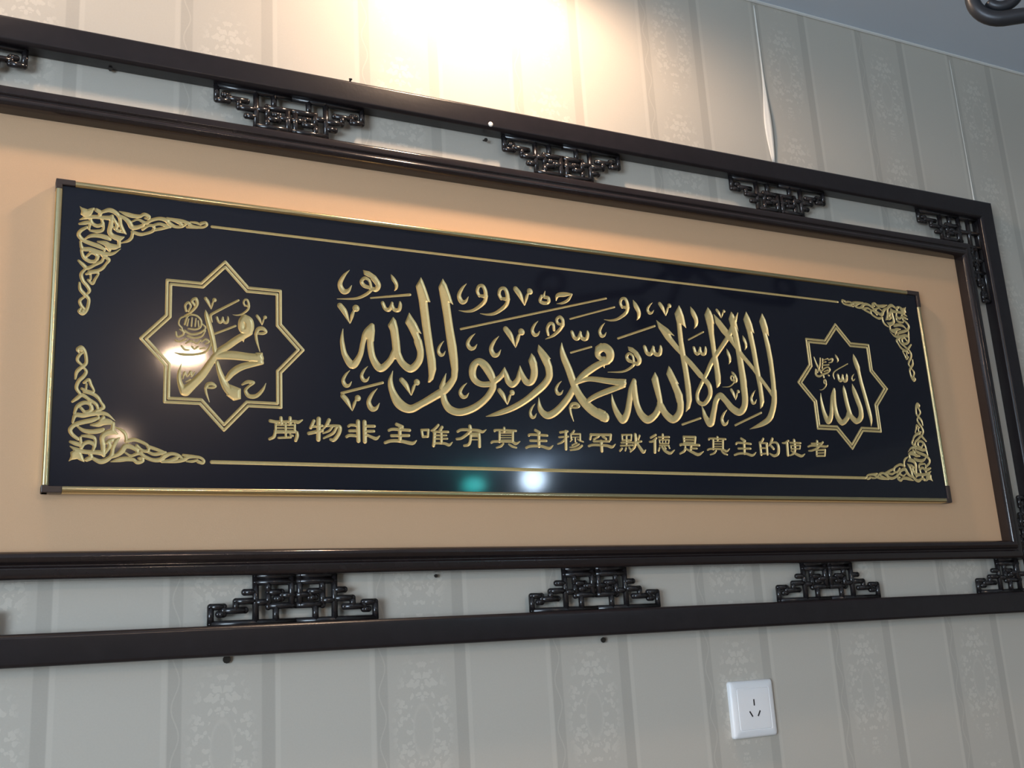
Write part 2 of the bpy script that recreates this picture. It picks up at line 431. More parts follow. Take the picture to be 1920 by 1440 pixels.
panel = empty('panel')                               # replaced by the mesh below, keeps the parts together meanwhile
parts = []
def carve(name, prims, dmax=2.6, run=3.0, label=None):
    f, i0, j0 = field(prims)
    UNION[j0:j0 + f.shape[0], i0:i0 + f.shape[1]] = np.maximum(UNION[j0:j0 + f.shape[0], i0:i0 + f.shape[1]], f)
    q = np.clip(f / run, 0, 1); depth = dmax * (1 - (1 - q) ** 2)
    co, polys, _ = march(f, i0, j0, depth)
    if not polys: return None
    me = mesh_from(name, world_co(co), polys)
    me.polygons.foreach_set('use_smooth', [True] * len(me.polygons))
    o = link(name, me, M['gold']); parts.append(o)
    if label: o['label'] = label
    return o
def G(name, frm, txt, **k): return carve(name, to_plane(parse(txt), *frm), **k)
A_ = (600, 480, 4.0); B_ = (1040, 500, 4.0)

# ---- main line of calligraphy: connected letter groups
LET = 'carved_letter'
G(LET, A_, '''S 40 172,545,4 166,600,22 168,660,34 188,745,42 245,818,58 300,745,42 322,650,38 345,575,46 388,520,34
P 393,503 360,522 322,580 350,620 372,640 405,640 412,560 408,515
S 50 385,560,44 377,650,48 396,765,50 452,842,58 522,790,48 562,715,50
P 548,455 508,518 526,562 538,640 545,720 562,775 592,775 606,725 598,640 585,540 570,482
S 52 575,720,54 615,800,50 680,846,58 738,795,54 754,725,50 735,640,60
P 668,422 638,498 665,545 698,612 724,680 733,740 772,740 777,700 768,650 738,574 762,586 722,502 690,455''')
G(LET, A_, '''P 757,158 718,225 740,330 765,520 790,680 803,770 812,850 815,900 808,950 826,948 850,925 872,850 868,780 850,680 830,540 806,345 828,346 812,295 795,245 772,185''')
G(LET, A_, '''P 920,168 888,232 905,330 925,450 945,600 965,730 985,850 985,910 1030,910 1037,850 1035,780 1025,680 1000,540 972,348 1000,367 978,295 950,215
S 50 1010,860,50 1000,925,48 940,1000,62 860,1052,60 760,1110,54 675,1147,62 595,1108,72 545,1020,50 528,940,36 546,860,4
S 40 945,880,4 930,930,26 915,985,44
S 50 925,1050,44 938,1100,50 975,1150,56 1050,1172,56 1150,1142,56 1240,1075,50 1292,1000,50 1300,950,48
S 50 1300,935,46 1275,880,60 1235,820,62 1190,790,48 1152,825,56 1143,885,52 1165,935,46 1215,962,42 1290,960,44
S 40 1300,945,46 1350,910,40 1378,870,34 1384,833,4
S 40 1384,840,10 1396,890,34 1412,940,44 1445,965,46 1482,930,40 1496,880,32 1500,822,4
S 40 1500,830,10 1516,890,34 1545,942,46 1582,948,46 1605,895,54 1605,830,52 1590,790,52
P 1585,727 1563,782 1570,810 1580,850 1630,850 1628,800 1610,755''')
G(LET, A_, '''P 1637,662 1629,712 1660,780 1685,830 1696,880 1745,880 1742,830 1722,772 1732,772 1700,730 1665,690
S 50 1718,850,52 1718,905,52 1685,960,54 1630,1012,54 1540,1085,48 1440,1142,46 1330,1182,34 1242,1204,3''')
G(LET, B_, '''S 44 52,568,3 56,630,34 72,690,48 105,770,52 140,870,54 165,930,54 215,1010,62 290,1082,68 375,1128,72
P 330,1060 383,1085 398,1165 350,1160 300,1120
S 50 150,895,44 105,980,50 30,1070,54 -40,1115,56 -85,1100,46 -112,1055,34 -120,980,3
S 46 372,715,50 410,690,58 412,640,64 372,606,62 330,628,52 322,662,40 345,688,32 375,692,36
P 300,640 305,600 345,572 385,585 360,612 320,630
S 46 400,712,44 345,728,50 285,762,54 215,815,50 150,880,36
P 355,735 378,735 373,763
S 40 160,872,30 260,842,36 400,858,44 515,870,52
P 480,840 537,843 532,905 480,900
S 40 520,892,34 420,925,44 320,965,42 255,1005,36 240,1040,30''')
G(LET, B_, '''S 40 428,955,3 436,1010,24 455,1070,38 485,1125,46 515,1150,54 545,1095,46 562,1000,42 575,920,42 596,856,34
P 604,840 575,860 560,905 580,940 612,930 614,860
S 46 598,890,36 603,960,42 618,1040,44 650,1110,50 700,1148,58 755,1110,48 788,1045,46
P 752,788 724,845 745,920 768,1000 780,1055 800,1065 812,1030 806,990 795,930 775,830
S 50 790,1030,46 835,1108,50 890,1146,56 935,1100,52 944,1030,48 930,970,54
P 855,742 836,805 870,880 898,950 916,1020 966,1020 960,960 920,872 934,886 902,820 875,768''')
G(LET, B_, '''P 760,398 778,460 830,540 900,620 950,670 1010,745 1080,830 1110,850 1132,832 1090,780 1030,710 980,660 940,610 880,532 868,508 902,522 850,465 800,430
P 932,288 898,352 915,420 925,540 940,660 965,800 980,920 988,1010 982,1092 1015,1062 1030,1000 1022,900 1000,760 982,660 965,560 950,430 987,462 968,370 950,320
S 32 1120,840,36 1160,895,34 1165,965,32 1122,1028,32 1078,1012,28 1070,955,26 1098,885,26 1140,800,30 1180,712,34 1240,620,34 1300,528,36 1340,440,36 1374,345,4
P 1147,302 1122,360 1145,450 1165,560 1180,660 1195,760 1205,850 1215,912 1232,900 1246,872 1245,820 1230,720 1210,620 1195,500 1192,420 1200,440 1185,365 1168,328
P 1190,352 1203,420 1250,492 1308,555 1358,622 1410,692 1478,772 1538,852 1598,932 1636,990 1640,950 1590,880 1530,800 1470,720 1420,660 1372,590 1322,505 1280,450 1240,400
P 1322,335 1304,392 1325,470 1350,580 1368,700 1385,820 1397,930 1444,930 1440,860 1420,740 1398,620 1375,500 1362,450 1380,492 1360,400 1340,355
S 46 1420,910,48 1428,1000,46 1418,1060,46 1385,1092,52 1330,1062,48 1280,1002,42 1240,966,44 1210,1005,40 1195,1080,40 1170,1178,48 1132,1130,34 1115,1080,20 1103,1045,4
P 1435,335 1413,395 1440,480 1468,600 1490,720 1510,830 1528,920 1538,1000 1540,1068 1560,1050 1572,1010 1565,950 1550,850 1530,740 1510,620 1482,488 1498,502 1480,430 1460,380
P 1555,348 1533,410 1560,500 1590,640 1610,760 1622,880 1628,960 1664,960 1655,850 1636,700 1615,590 1590,500 1608,525 1600,460 1580,395
S 42 1645,930,38 1646,1010,40 1632,1085,42 1605,1145,44 1545,1185,34 1462,1219,3''')

# ---- small vowel signs of the main line (templates mapped into their own boxes)
TPL = {
 'hook': ((128, 105, 240, 290), 'S 30 222,105,3 178,150,26 150,210,36 172,262,42 210,262,30 238,220,5'),
 'vee': ((128, 355, 300, 512), 'S 34 150,372,40 185,420,40 225,510,3; S 30 228,505,4 240,450,26 252,415,20; S 44 270,392,52'),
 'shadda': ((465, 335, 610, 422), 'S 22 470,352,26 490,395,28 520,402,30 540,360,22 540,350,16; S 22 540,360,18 555,400,28 590,405,30 602,370,26 600,345,14'),
 'dagger': ((530, 138, 580, 265), 'S 24 532,138,3 550,172,28 572,210,26 572,240,20 558,263,3'),
 'waw': ((1040, 212, 1258, 422), 'S 22 1195,298,22 1180,262,24 1192,226,24 1222,226,26 1240,265,28 1238,300,30 1200,298,20; S 26 1248,300,26 1228,350,30 1160,402,24 1100,416,16 1040,409,4'),
 'ha': ((128, 105, 455, 332), 'P 322,105 330,140 370,160 420,185 455,230 448,190 420,150 370,115; S 30 400,165,40 436,215,40 420,252,36 375,238,26 330,222,30 312,190,28 335,165,24 370,185,20 385,240,20; S 20 395,245,24 350,285,24 270,318,18 128,322,5'),
 'mim': ((105, 1015, 188, 1162), 'S 20 115,1060,20 130,1032,26 160,1028,24 185,1046,14 165,1056,18 125,1056,14; S 16 115,1060,18 122,1100,16 142,1160,5'),
}
def T(key, frm, bb, name='vowel_mark'):
    (x0, y0, x1, y1), txt = TPL[key]; out = []
    sx = (bb[2] - bb[0]) / (x1 - x0); sy = (bb[3] - bb[1]) / (y1 - y0)
    for k, p in parse(txt):
        q = p.copy(); q[:, 0] = bb[0] + (p[:, 0] - x0) * sx; q[:, 1] = bb[1] + (p[:, 1] - y0) * sy
        if k != 'P': q[:, 2] *= math.sqrt(sx * sy)
        out.append((k, q))
    return carve(name, to_plane(out, *frm))
for b in ((128, 105, 240, 290), (1025, 205, 1115, 365), (1090, 580, 1180, 710), (1265, 600, 1358, 765), (875, 635, 942, 758), (158, 855, 240, 990), (298, 825, 372, 950),
          (345, 992, 448, 1170), (1035, 950, 1118, 1073), (1578, 485, 1650, 608), (1757, 935, 1825, 1048), (1565, 1105, 1625, 1225)): T('hook', A_, b)
for b in ((685, 268, 745, 360), (325, 420, 388, 535), (1465, 925, 1515, 1038), (1242, 1070, 1305, 1198)): T('hook', B_, b)
for b in ((128, 355, 300, 512), (592, 915, 755, 1050), (150, 1035, 312, 1165), (1448, 232, 1600, 375), (1372, 532, 1540, 690), (1328, 995, 1465, 1120)): T('vee', A_, b)
for b in ((775, 268, 878, 372), (1205, 318, 1283, 388), (1315, 915, 1390, 1003)): T('vee', B_, b)
T('shadda', A_, (465, 335, 610, 422))
for b in ((125, 475, 255, 558), (670, 585, 803, 675), (1040, 593, 1137, 670)): T('shadda', B_, b)
T('dagger', A_, (530, 138, 580, 265))
for b in ((585, 250, 638, 405), (1016, 300, 1068, 468), (1288, 615, 1318, 735), (1408, 515, 1438, 628)): T('dagger', B_, b)
T('waw', A_, (1040, 212, 1258, 422)); T('waw', A_, (1200, 232, 1423, 445)); T('waw', B_, (370, 230, 560, 408))
T('ha', A_, (128, 105, 455, 332)); T('ha', B_, (398, 598, 650, 800)); T('ha', B_, (1256, 785, 1370, 908))
T('mim', B_, (105, 1015, 188, 1162))
VM = 'vowel_mark'
for frm, t in ((A_, 'L 16 380,315,12 675,290,20'), (A_, 'L 15 1055,548,16 2145,318,14'), (B_, 'L 13 115,392 448,303'), (A_, 'L 20 162,1028 470,950'), (B_, 'L 14 120,645 275,601'),
               (B_, 'L 16 474,538 750,445'), (B_, 'L 13 1003,548 1115,489'), (B_, 'L 16 957,1184 1093,1136'), (B_, 'L 16 1354,1189 1549,1095'),
               (A_, 'S 22 1662,300,22 1650,335,24 1675,352,26 1712,348,24 1712,315,24 1680,305,22 1688,262,3'),
               (A_, 'S 24 1770,335,6 1782,296,30 1835,288,34 1890,285,8; S 18 1888,290,12 1860,330,22 1820,352,18 1775,358,4'),
               (A_, 'S 20 1712,590,18 1704,545,22 1722,508,24 1748,512,22 1755,555,20; S 24 1690,624,4 1750,595,22 1800,550,26 1825,510,24; S 22 1822,520,24 1820,480,24 1798,456,22 1775,475,22 1785,505,20 1815,515,20')):
    G(VM, frm, t)

# ---- the line of eighteen Chinese characters
Z1, Z2, Z3, Z4 = (490, 770, 6.4), (770, 780, 6.4), (1030, 790, 6.4), (1270, 800, 6.4)
HZ = [
 (Z1, 'S 38 105,122,40 200,135,34 390,128,34 440,138,40 492,112,18; L 40 235,85 240,150; L 40 345,85 345,150; L 24 168,168 403,172; L 20 172,206 400,210; L 26 160,242 412,247; L 28 172,160 170,240; L 28 402,165 402,245; L 28 290,160 294,320; S 40 168,250,34 150,312,42 98,340,34; S 44 428,258,30 430,300,44 412,358,40; L 24 165,263 428,259; L 28 205,326 352,320; L 24 345,288 378,302'),
 (Z1, 'L 40 630,122 592,205; L 32 600,192 730,182; L 42 568,272 730,238; L 54 688,98 684,346; S 42 812,112,46 785,165,42 742,218,22; S 34 790,182,30 900,182,34 942,200,46 930,272,48 872,350,48 828,345,30; S 30 850,195,30 810,242,30 738,272,18; S 36 900,205,34 858,272,38 748,330,24'),
 (Z1, 'L 50 1160,130 1165,362; L 50 1238,134 1243,370; S 36 1046,186,34 1075,172,34 1160,180,34; L 34 1056,242 1150,240; S 38 1022,312,36 1060,296,38 1150,302,36; L 36 1260,185 1356,186; L 34 1260,246 1350,246; S 38 1262,288,32 1325,318,36 1378,334,40 1418,304,16'),
 (Z1, 'L 40 1622,164 1690,192; S 36 1530,236,34 1585,222,36 1780,235,36; L 36 1560,300 1770,298; L 44 1660,215 1665,362; S 42 1484,384,36 1560,362,40 1680,366,40 1810,392,42 1862,358,14'),
 (Z2, 'L 30 130,168 212,166 206,246 146,248 130,168; S 30 332,108,30 292,150,34 246,176,22; L 38 286,190 282,300 274,356; L 38 376,134 352,170; L 30 272,190 448,190; L 24 290,232 428,232; L 24 290,272 440,272; S 32 282,326,28 400,328,32 460,348,34 500,314,12; L 32 366,185 370,325'),
 (Z2, 'S 34 562,186,32 620,164,34 800,172,34 860,190,34 906,164,12; S 36 710,122,40 716,180,40 662,230,36 604,268,34 552,276,30; S 34 722,220,32 712,310,34 690,346,36 642,356,30; L 36 722,215 820,216 826,290 826,366; L 16 735,246 812,246; L 16 735,284 812,284'),
 (Z2, 'S 28 1006,182,26 1030,168,28 1262,178,28; L 28 1122,142 1122,190; L 28 1066,195 1066,310; L 28 1226,190 1226,310; L 18 1066,202 1226,202; L 13 1085,232 1212,232; L 13 1085,260 1212,260; L 13 1085,288 1212,288; S 32 968,320,28 1002,306,30 1200,306,30 1260,332,34 1312,306,12; S 30 1112,332,24 1082,362,30 1030,380,22; S 28 1180,340,22 1220,366,28 1268,380,22'),
 (Z2, 'L 32 1494,170 1545,196; S 30 1416,236,28 1442,222,30 1638,234,30; L 30 1436,296 1628,298; L 36 1536,200 1540,365; S 34 1386,380,30 1440,362,32 1560,362,32 1660,388,34 1708,354,12'),
 (Z3, 'L 28 128,132 218,120; L 24 116,190 226,182; L 34 196,120 200,332; S 26 190,210,26 150,250,28 100,272,18; L 26 296,114 272,145; L 22 256,152 370,152 370,222; L 20 256,152 262,212; L 12 262,190 366,188; L 18 310,200 312,245; L 16 276,215 250,242; S 22 340,215,18 370,232,22 408,246,16; L 18 330,258 272,285; S 22 356,274,22 310,300,24 245,312,16; S 30 392,292,28 340,328,32 252,344,24'),
 (Z3, 'L 32 494,160 738,162; L 28 500,156 490,212; L 30 736,160 732,216; L 26 592,182 532,214; L 28 640,182 680,208; L 28 530,238 718,240; S 32 472,296,28 530,282,30 680,290,32 750,308,34 792,274,12; L 36 622,240 630,354'),
 (Z3, 'L 22 872,162 986,162 980,226 876,226 872,162; L 22 926,162 926,290; L 22 862,256 990,252; L 22 856,292 1000,286; L 26 872,326 846,354; L 22 920,320 910,350; L 22 958,316 976,342; L 26 1000,256 1104,240; S 34 1030,158,34 1036,240,34 1020,310,32 972,364,22; S 36 1046,250,26 1088,318,36 1128,368,38 1156,344,14; L 26 1082,172 1066,214'),
 (Z3, 'L 28 1276,162 1216,196; S 28 1282,200,28 1242,238,30 1202,246,22; L 34 1266,225 1266,370; L 26 1360,158 1360,200; L 24 1312,190 1438,188; L 18 1320,222 1436,222 1430,266 1326,266 1320,222; L 13 1358,222 1358,266; L 13 1396,222 1396,266; L 18 1322,290 1436,290; L 22 1322,316 1310,352; S 32 1352,310,24 1388,354,32 1450,382,34 1502,344,12; L 20 1382,306 1398,326; L 20 1430,296 1442,320'),
 (Z4, 'L 28 76,122 216,126 210,196 82,192 76,122; L 18 92,156 205,160; S 30 34,222,28 62,212,30 262,222,30; L 28 166,216 160,280; L 24 166,260 234,262; S 30 96,240,22 84,290,30 32,324,24; S 34 108,268,22 180,306,32 252,334,36 314,298,12'),
 (Z4, 'S 24 376,156,22 400,142,24 578,150,24; L 26 480,126 480,156; L 24 430,160 430,270; L 24 546,160 546,270; L 12 440,178 535,178; L 12 440,207 535,207; L 12 440,236 535,236; S 26 362,280,22 400,266,24 530,270,26 590,294,28 628,264,10; S 24 466,288,20 440,318,24 396,336,18; S 24 530,294,18 560,320,24 600,336,18'),
 (Z4, 'L 28 766,144 810,170; S 26 702,210,24 730,192,26 880,206,26; L 26 732,262 878,262; L 30 800,180 806,320; S 28 686,340,26 740,322,28 820,322,28 900,344,30 944,308,10'),
 (Z4, 'L 26 1030,144 1006,190; L 28 990,192 1006,334; L 28 1070,206 1080,330; L 22 990,196 1078,198; L 20 1010,256 1074,258; L 22 1006,326 1084,320; S 28 1140,144,28 1122,190,28 1096,230,18; S 30 1120,192,22 1186,192,26 1212,240,32 1208,322,34 1162,350,32 1110,324,18; L 28 1126,232 1154,264'),
 (Z4, 'S 26 1332,168,26 1294,194,28 1260,196,18; L 30 1316,200 1326,340; L 24 1352,192 1478,196; L 18 1362,226 1474,226 1470,266 1366,266 1362,226; S 28 1400,162,28 1412,258,28 1398,318,28 1350,346,18; S 30 1366,290,18 1430,330,30 1490,352,32 1530,328,12'),
 (Z4, 'L 22 1610,202 1728,202; L 26 1676,174 1680,240; S 26 1568,240,22 1620,226,26 1780,238,26 1808,224,12; S 26 1746,186,24 1690,250,26 1622,284,26 1576,290,18; L 22 1670,282 1774,277 1770,350 1672,350 1670,282; L 15 1680,316 1766,313'),
]
for frm, t in HZ: G('carved_character', frm, t, dmax=2.0, run=2.2)

# ---- eight-pointed stars
def star(cx, cz, R):
    for rr in (R - 1.5, R - 8.9):
        pts = []
        for k in range(17):
            r = rr if k % 2 == 0 else rr * .765; a = math.pi / 2 - k * math.pi / 8
            pts.append((cx + r * math.cos(a) * .912, cz + r * math.sin(a), 1.95))
        carve('star_outline', [('S', np.array(pts))], dmax=1.3, run=1.8)
star(282.3, 418, 118.5); star(1373.5, 425, 116.5)

# ---- left medallion
Q = (250, 480, 4.36364)
G(LET, Q, '''S 50 910,510,64 945,540,76 945,600,78 908,610,62 886,585,58 888,535,58 910,510,64
S 55 950,625,55 850,682,60 770,738,60 700,780,52 640,862,60 565,970,68 480,1055,76 425,1105,88
S 50 415,1110,70 382,1040,44 374,960,30 395,875,3
S 40 590,440,4 600,490,36 625,580,44 650,680,42 668,780,38
S 70 680,818,56 800,812,72 950,828,66 1030,835,72
P 1000,790 1058,790 1068,885 1010,890
S 50 1050,872,36 900,902,56 815,950,58 768,1005,44
S 50 684,870,30 712,965,46 760,1070,66 820,1130,84
P 790,1050 880,1085 880,1170 820,1185 760,1140
P 880,670 915,670 902,708''', dmax=3.2, run=4)
for k, b in (('vee', (578, 335, 682, 440)), ('vee', (1000, 480, 1095, 570)), ('shadda', (680, 488, 780, 558)), ('waw', (808, 350, 955, 488)), ('mim', (990, 575, 1092, 785)), ('mim', (578, 1030, 678, 1198))): T(k, Q, b)
for t in ('S 18 645,540,10 634,490,20 660,465,22 860,362,18', 'L 18 668,636 835,572',
          'S 24 420,488,12 470,460,22 520,400,26 512,350,26 480,365,22 500,400,20; S 18 432,450,18 425,405,20 450,380,20 470,410,18 450,450,16',
          'S 26 890,1052,16 935,1030,30 985,1036,22 945,1066,22 918,1100,28 945,1145,34 1005,1145,34 1058,1095,26 1085,1040,4',
          'S 16 405,1005,10 420,950,18 440,985,14 470,945,18 475,985,16 500,950,12; S 14 430,1030,10 465,1010,14',
          'S 20 335,790,6 400,805,22 500,806,20 590,785,18 632,730,16 630,680,6'): G(VM, Q, t)
# round seal-like blessing left of the big letter
G('carved_blessing', Q, '''S 14 400,590,12 372,555,14 385,510,14 430,490,14; S 16 420,560,16 440,500,16 470,480,16 520,490,16 555,530,16 550,580,16 510,600,16 450,595,14
S 14 440,570,14 452,515,12; S 14 475,575,14 480,505,12; S 14 505,575,14 512,510,12; S 14 535,580,12 530,530,12
S 16 350,620,14 360,660,16 410,640,16 400,600,14; S 18 420,610,16 470,640,18 540,630,18 590,590,16 570,560,12; S 16 440,655,16 500,670,16 560,655,16 590,610,12
S 16 345,690,14 380,700,16 430,680,16; S 14 430,715,12 470,695,16 520,715,14 550,690,14; S 16 560,700,14 590,680,16 620,700,14 590,720,14
S 18 395,735,16 420,765,18 455,770,12; S 14 480,740,14 500,760,16 530,740,14; S 14 545,760,12 590,750,14; S 14 380,600,12 420,625,12''', dmax=1.6, run=1.6)

# ---- right medallion
K = (1480, 590, 5.54)
G(LET, K, '''S 40 325,815,4 333,900,24 362,1020,38 405,1108,54 435,1045,42 440,930,34 448,850,38 465,772,22
S 40 465,790,30 473,940,36 500,1060,46 550,1122,54 600,1075,46 616,1020,40
S 40 562,735,4 570,790,34 593,900,40 620,1000,42 645,1060,46 700,1108,54 742,1065,52 740,980,46 705,880,48 672,790,40 652,718,4
P 700,820 720,855 700,850''')
G(LET, K, 'S 40 663,408,4 680,470,40 705,540,46 720,590,34 745,700,34 790,860,36 830,1010,36 848,1090,28 850,1162,3; P 712,530 735,548 715,565')
T('shadda', K, (500, 608, 602, 708)); T('dagger', K, (473, 412, 508, 500)); T('waw', K, (305, 668, 388, 785)); T('hook', K, (640, 612, 684, 692))
G(VM, K, 'S 13 468,668,8 455,622,13 480,582,13 605,510,12')
G('carved_blessing', K, '''S 18 255,440,10 285,520,18 330,600,18; S 16 320,450,12 315,530,16 290,600,16; S 16 345,460,14 340,560,14; S 14 360,470,12 400,455,14; S 14 350,495,12 380,490,14
S 20 275,570,18 275,620,20 310,640,22 350,620,20 400,600,20 420,570,18 400,545,16 360,560,16 330,590,16; S 16 405,470,16 445,460,20 440,490,16 410,500,12; S 16 360,590,14 400,575,14; S 16 350,525,14 410,520,14; L 16 355,635 358,650; L 16 405,628 412,632''', dmax=1.6, run=1.6)

# ---- corner arabesques (traced at the top-left corner, mirrored to the others) and border lines
CORN = '''P 118,98 150,120 215,140 240,130 300,118 270,190 240,225 180,235 130,200 140,160
S 34 122,262,8 200,236,34 300,228,34 400,238,34 475,240,40 505,215,24;S 34 320,150,34 365,180,36 350,215,30;S 30 120,310,20 180,300,34 240,290,30
S 34 385,172,26 470,150,38 545,182,36 590,240,32 602,320,32 632,392,32 668,432,8;S 34 585,165,8 680,200,36 760,220,36 835,222,28
S 34 540,195,20 640,240,30 698,290,42 735,350,42 800,352,36 870,322,30 860,285,24 800,260,20 740,282,16
S 28 835,222,28 880,200,30 935,225,28 930,250,20 890,245,20;S 28 840,275,24 900,300,30 960,270,30 1050,250,30 1130,266,36 1180,312,36 1250,345,26 1330,340,24 1395,292,18
S 24 1000,322,22 1060,312,26 1130,332,28 1185,352,16;S 26 985,385,26 1090,366,26 1180,350,14;S 28 1150,248,22 1230,268,30 1295,302,30 1335,332,20
S 24 1200,252,18 1300,270,24 1380,298,30 1450,340,26 1560,352,22 1612,326,24 1598,298,24 1550,305,28;S 22 1380,350,20 1500,352,24;S 20 1420,290,14 1490,300,22 1540,320,16
S 28 740,405,28 820,432,30 885,428,26 980,395,26 990,340,26 930,332,24 860,378,24;S 28 742,420,26 730,472,30 690,510,26 615,535,10
S 40 500,225,36 488,320,42 472,400,42 505,450,42 580,480,46 645,465,8;S 28 522,250,20 560,330,34 545,372,26 590,390,20;P 500,330 545,350 600,400 640,425 560,410 520,380
S 28 250,265,28 275,310,30 330,335,32 388,312,30 382,258,24;S 26 245,390,18 330,398,30 392,380,28 402,300,20;S 24 240,320,26 230,370,24
S 32 205,350,26 135,390,32 110,440,36 160,500,34 250,540,36 340,572,36 412,612,24 402,640,8;S 32 190,482,16 260,450,32 350,450,36 430,470,38 475,492,28
S 40 335,520,16 420,540,42 470,572,52 540,582,44 592,565,14;S 34 582,485,36 585,575,30;S 30 440,590,26 470,620,30
S 34 130,520,20 155,600,34 240,610,38 330,640,38 420,662,36 510,660,26 604,604,5;S 30 140,620,22 168,700,32 240,750,32 308,742,28 322,682,28 262,650,28 208,690,24;S 24 340,690,26 330,730,22
S 30 108,742,20 160,790,32 212,830,32 300,790,28 380,750,28 402,700,24;S 28 380,680,22 462,730,32 432,780,24 390,830,30 330,860,30 230,872,24
S 30 190,838,24 140,900,32 160,980,32 210,1040,32 236,1100,28 190,1150,18;S 26 200,900,22 270,880,28 342,890,18 302,960,26 272,1012,26 220,970,22;S 22 250,910,20 250,960,20
S 30 118,1000,18 130,1080,32 180,1140,32 226,1190,30 222,1260,30 198,1330,30 155,1366,30 113,1335,26 132,1305,18;S 26 190,1158,18 125,1210,28 140,1270,28 182,1312,18;S 24 160,1340,40'''
base = to_plane(parse(CORN), 130, 370, 6.2593)
base = [(k, p if k == 'P' else p * [1, 1, 1.36]) for k, p in base]
TIP = np.array([96.3, 589.8]); OPP = np.array([1558.5, 255.5])
for mx in (0, 1):
    for mz in (0, 1):
        pr = []
        for k, p in base:
            q = p.copy()
            if mx: q[:, 0] = OPP[0] - (p[:, 0] - TIP[0])
            if mz: q[:, 1] = OPP[1] + (TIP[1] - p[:, 1])
            pr.append((k, q))
        carve('corner_ornament', pr, dmax=1.9, run=2.0)
carve('border_line', [('S', np.array([[264., 583.7, 1.9], [1387, 583.7, 1.9]]))], dmax=1.6, run=1.9)
carve('border_line', [('S', np.array([[267., 258.5, 2.4], [1395, 258.5, 2.4]]))], dmax=1.6, run=2.2)

# ---- the black panel itself: face pierced by the engraving, edges and back
g = -UNION
co, polys, case = march(g, 0, 0, np.zeros_like(g), skip_full=True)
full = case == 15; n0 = len(co); ex, eq = [], []
for j in range(full.shape[0]):
    r = np.flatnonzero(np.diff(np.concatenate([[0], full[j].astype(np.int8), [0]])))
    for a, b in zip(r[::2], r[1::2]):
        k = n0 + len(ex); ex += [(gx[a], gy[j], 0), (gx[b], gy[j], 0), (gx[b], gy[j + 1], 0), (gx[a], gy[j + 1], 0)]; eq.append((k, k + 1, k + 2, k + 3))
TH = 14.5
k = n0 + len(ex)
ex += [(U0, V0, 0), (U1, V0, 0), (U1, V1, 0), (U0, V1, 0), (U0, V0, TH), (U1, V0, TH), (U1, V1, TH), (U0, V1, TH), (U0, V0, 4), (U1, V0, 4), (U1, V1, 4), (U0, V1, 4)]
eq += [(k + 4, k + 5, k + 1, k), (k + 5, k + 6, k + 2, k + 1), (k + 6, k + 7, k + 3, k + 2), (k + 7, k + 4, k, k + 3), (k + 7, k + 6, k + 5, k + 4), (k + 8, k + 9, k + 10, k + 11)]
co = np.vstack([co, np.array(ex, float)]); polys.append(np.array(eq))
bpy.data.objects.remove(panel)
panel = ch(link('panel', mesh_from('panel', world_co(co), polys), M['panel']))
panel['label'] = 'glossy black panel engraved with gold calligraphy'
for o in parts:
    o.parent = panel; o.matrix_parent_inverse = panel.matrix_world.inverted() if False else Matrix.Identity(4)
for o in parts:                                     # panel carries the frame's inverse offset; parts share its space
    o.matrix_parent_inverse = Matrix.Identity(4)

def gold_strip(p0, p1, axis, sgn):                   # rounded edge strip wrapped over the panel's edge
    bm = bmesh.new(); n = 8; prof = []
    for k in range(n + 1):
        a = math.pi * k / n; prof.append((math.cos(a) * .0042, math.sin(a) * .0030))
    prof = [(.0042, -.012)] + prof
    rings = []
    for p in (p0, p1):
        ring = []
        for s, d in prof:
            if axis == 'x': ring.append(bm.verts.new((p, -PD - d, gold_strip.c + sgn * s)))
            else: ring.append(bm.verts.new((gold_strip.c + sgn * s, -PD - d, p)))
        rings.append(ring)
    for k in range(len(prof)):
        bm.faces.new((rings[0][k], rings[0][(k + 1) % len(prof)], rings[1][(k + 1) % len(prof)], rings[1][k]))
    bm.faces.new(rings[0]); bm.faces.new(rings[1][::-1])
    o = obj('gold_edge_strip', bm, M['trim'], smooth=True); o.data.set_sharp_from_angle(angle=math.radians(50))
    o.parent = panel; parts.append(o)
px0, px1, pz0, pz1 = U0 / 1000, U1 / 1000, Z(V0), Z(V1)
gold_strip.c = pz1 - .003; gold_strip(px0 + .022, px1 - .03, 'x', 1)
gold_strip.c = pz0 + .003; gold_strip(px0 + .022, px1 - .012, 'x', -1)
gold_strip.c = px0 + .003; gold_strip(pz0 + .008, pz1 - .012, 'z', -1)
gold_strip.c = px1 - .003; gold_strip(pz0 + .03, pz1 - .03, 'z', 1)
for (x, z, sx, sz, lx, lz) in ((px0, pz1, 1, -1, .022, .012), (px1, pz1, -1, -1, .03, .03), (px1, pz0, -1, 1, .012, .03), (px0, pz0, 1, 1, .022, .008)):
    bm = bmesh.new()
    box(bm, *sorted((x - sx * .0015, x + sx * lx)), -PD - .0032, -PD + .012, *sorted((z - sz * .0015, z + sz * .0065)), .001)
    box(bm, *sorted((x - sx * .0015, x + sx * .0065)), -PD - .0031, -PD + .012, *sorted((z - sz * .0015, z + sz * lz)), .001)
    o = obj('corner_cap', bm, M['cap']); o.parent = panel; o['label'] = 'dark plastic corner cap'

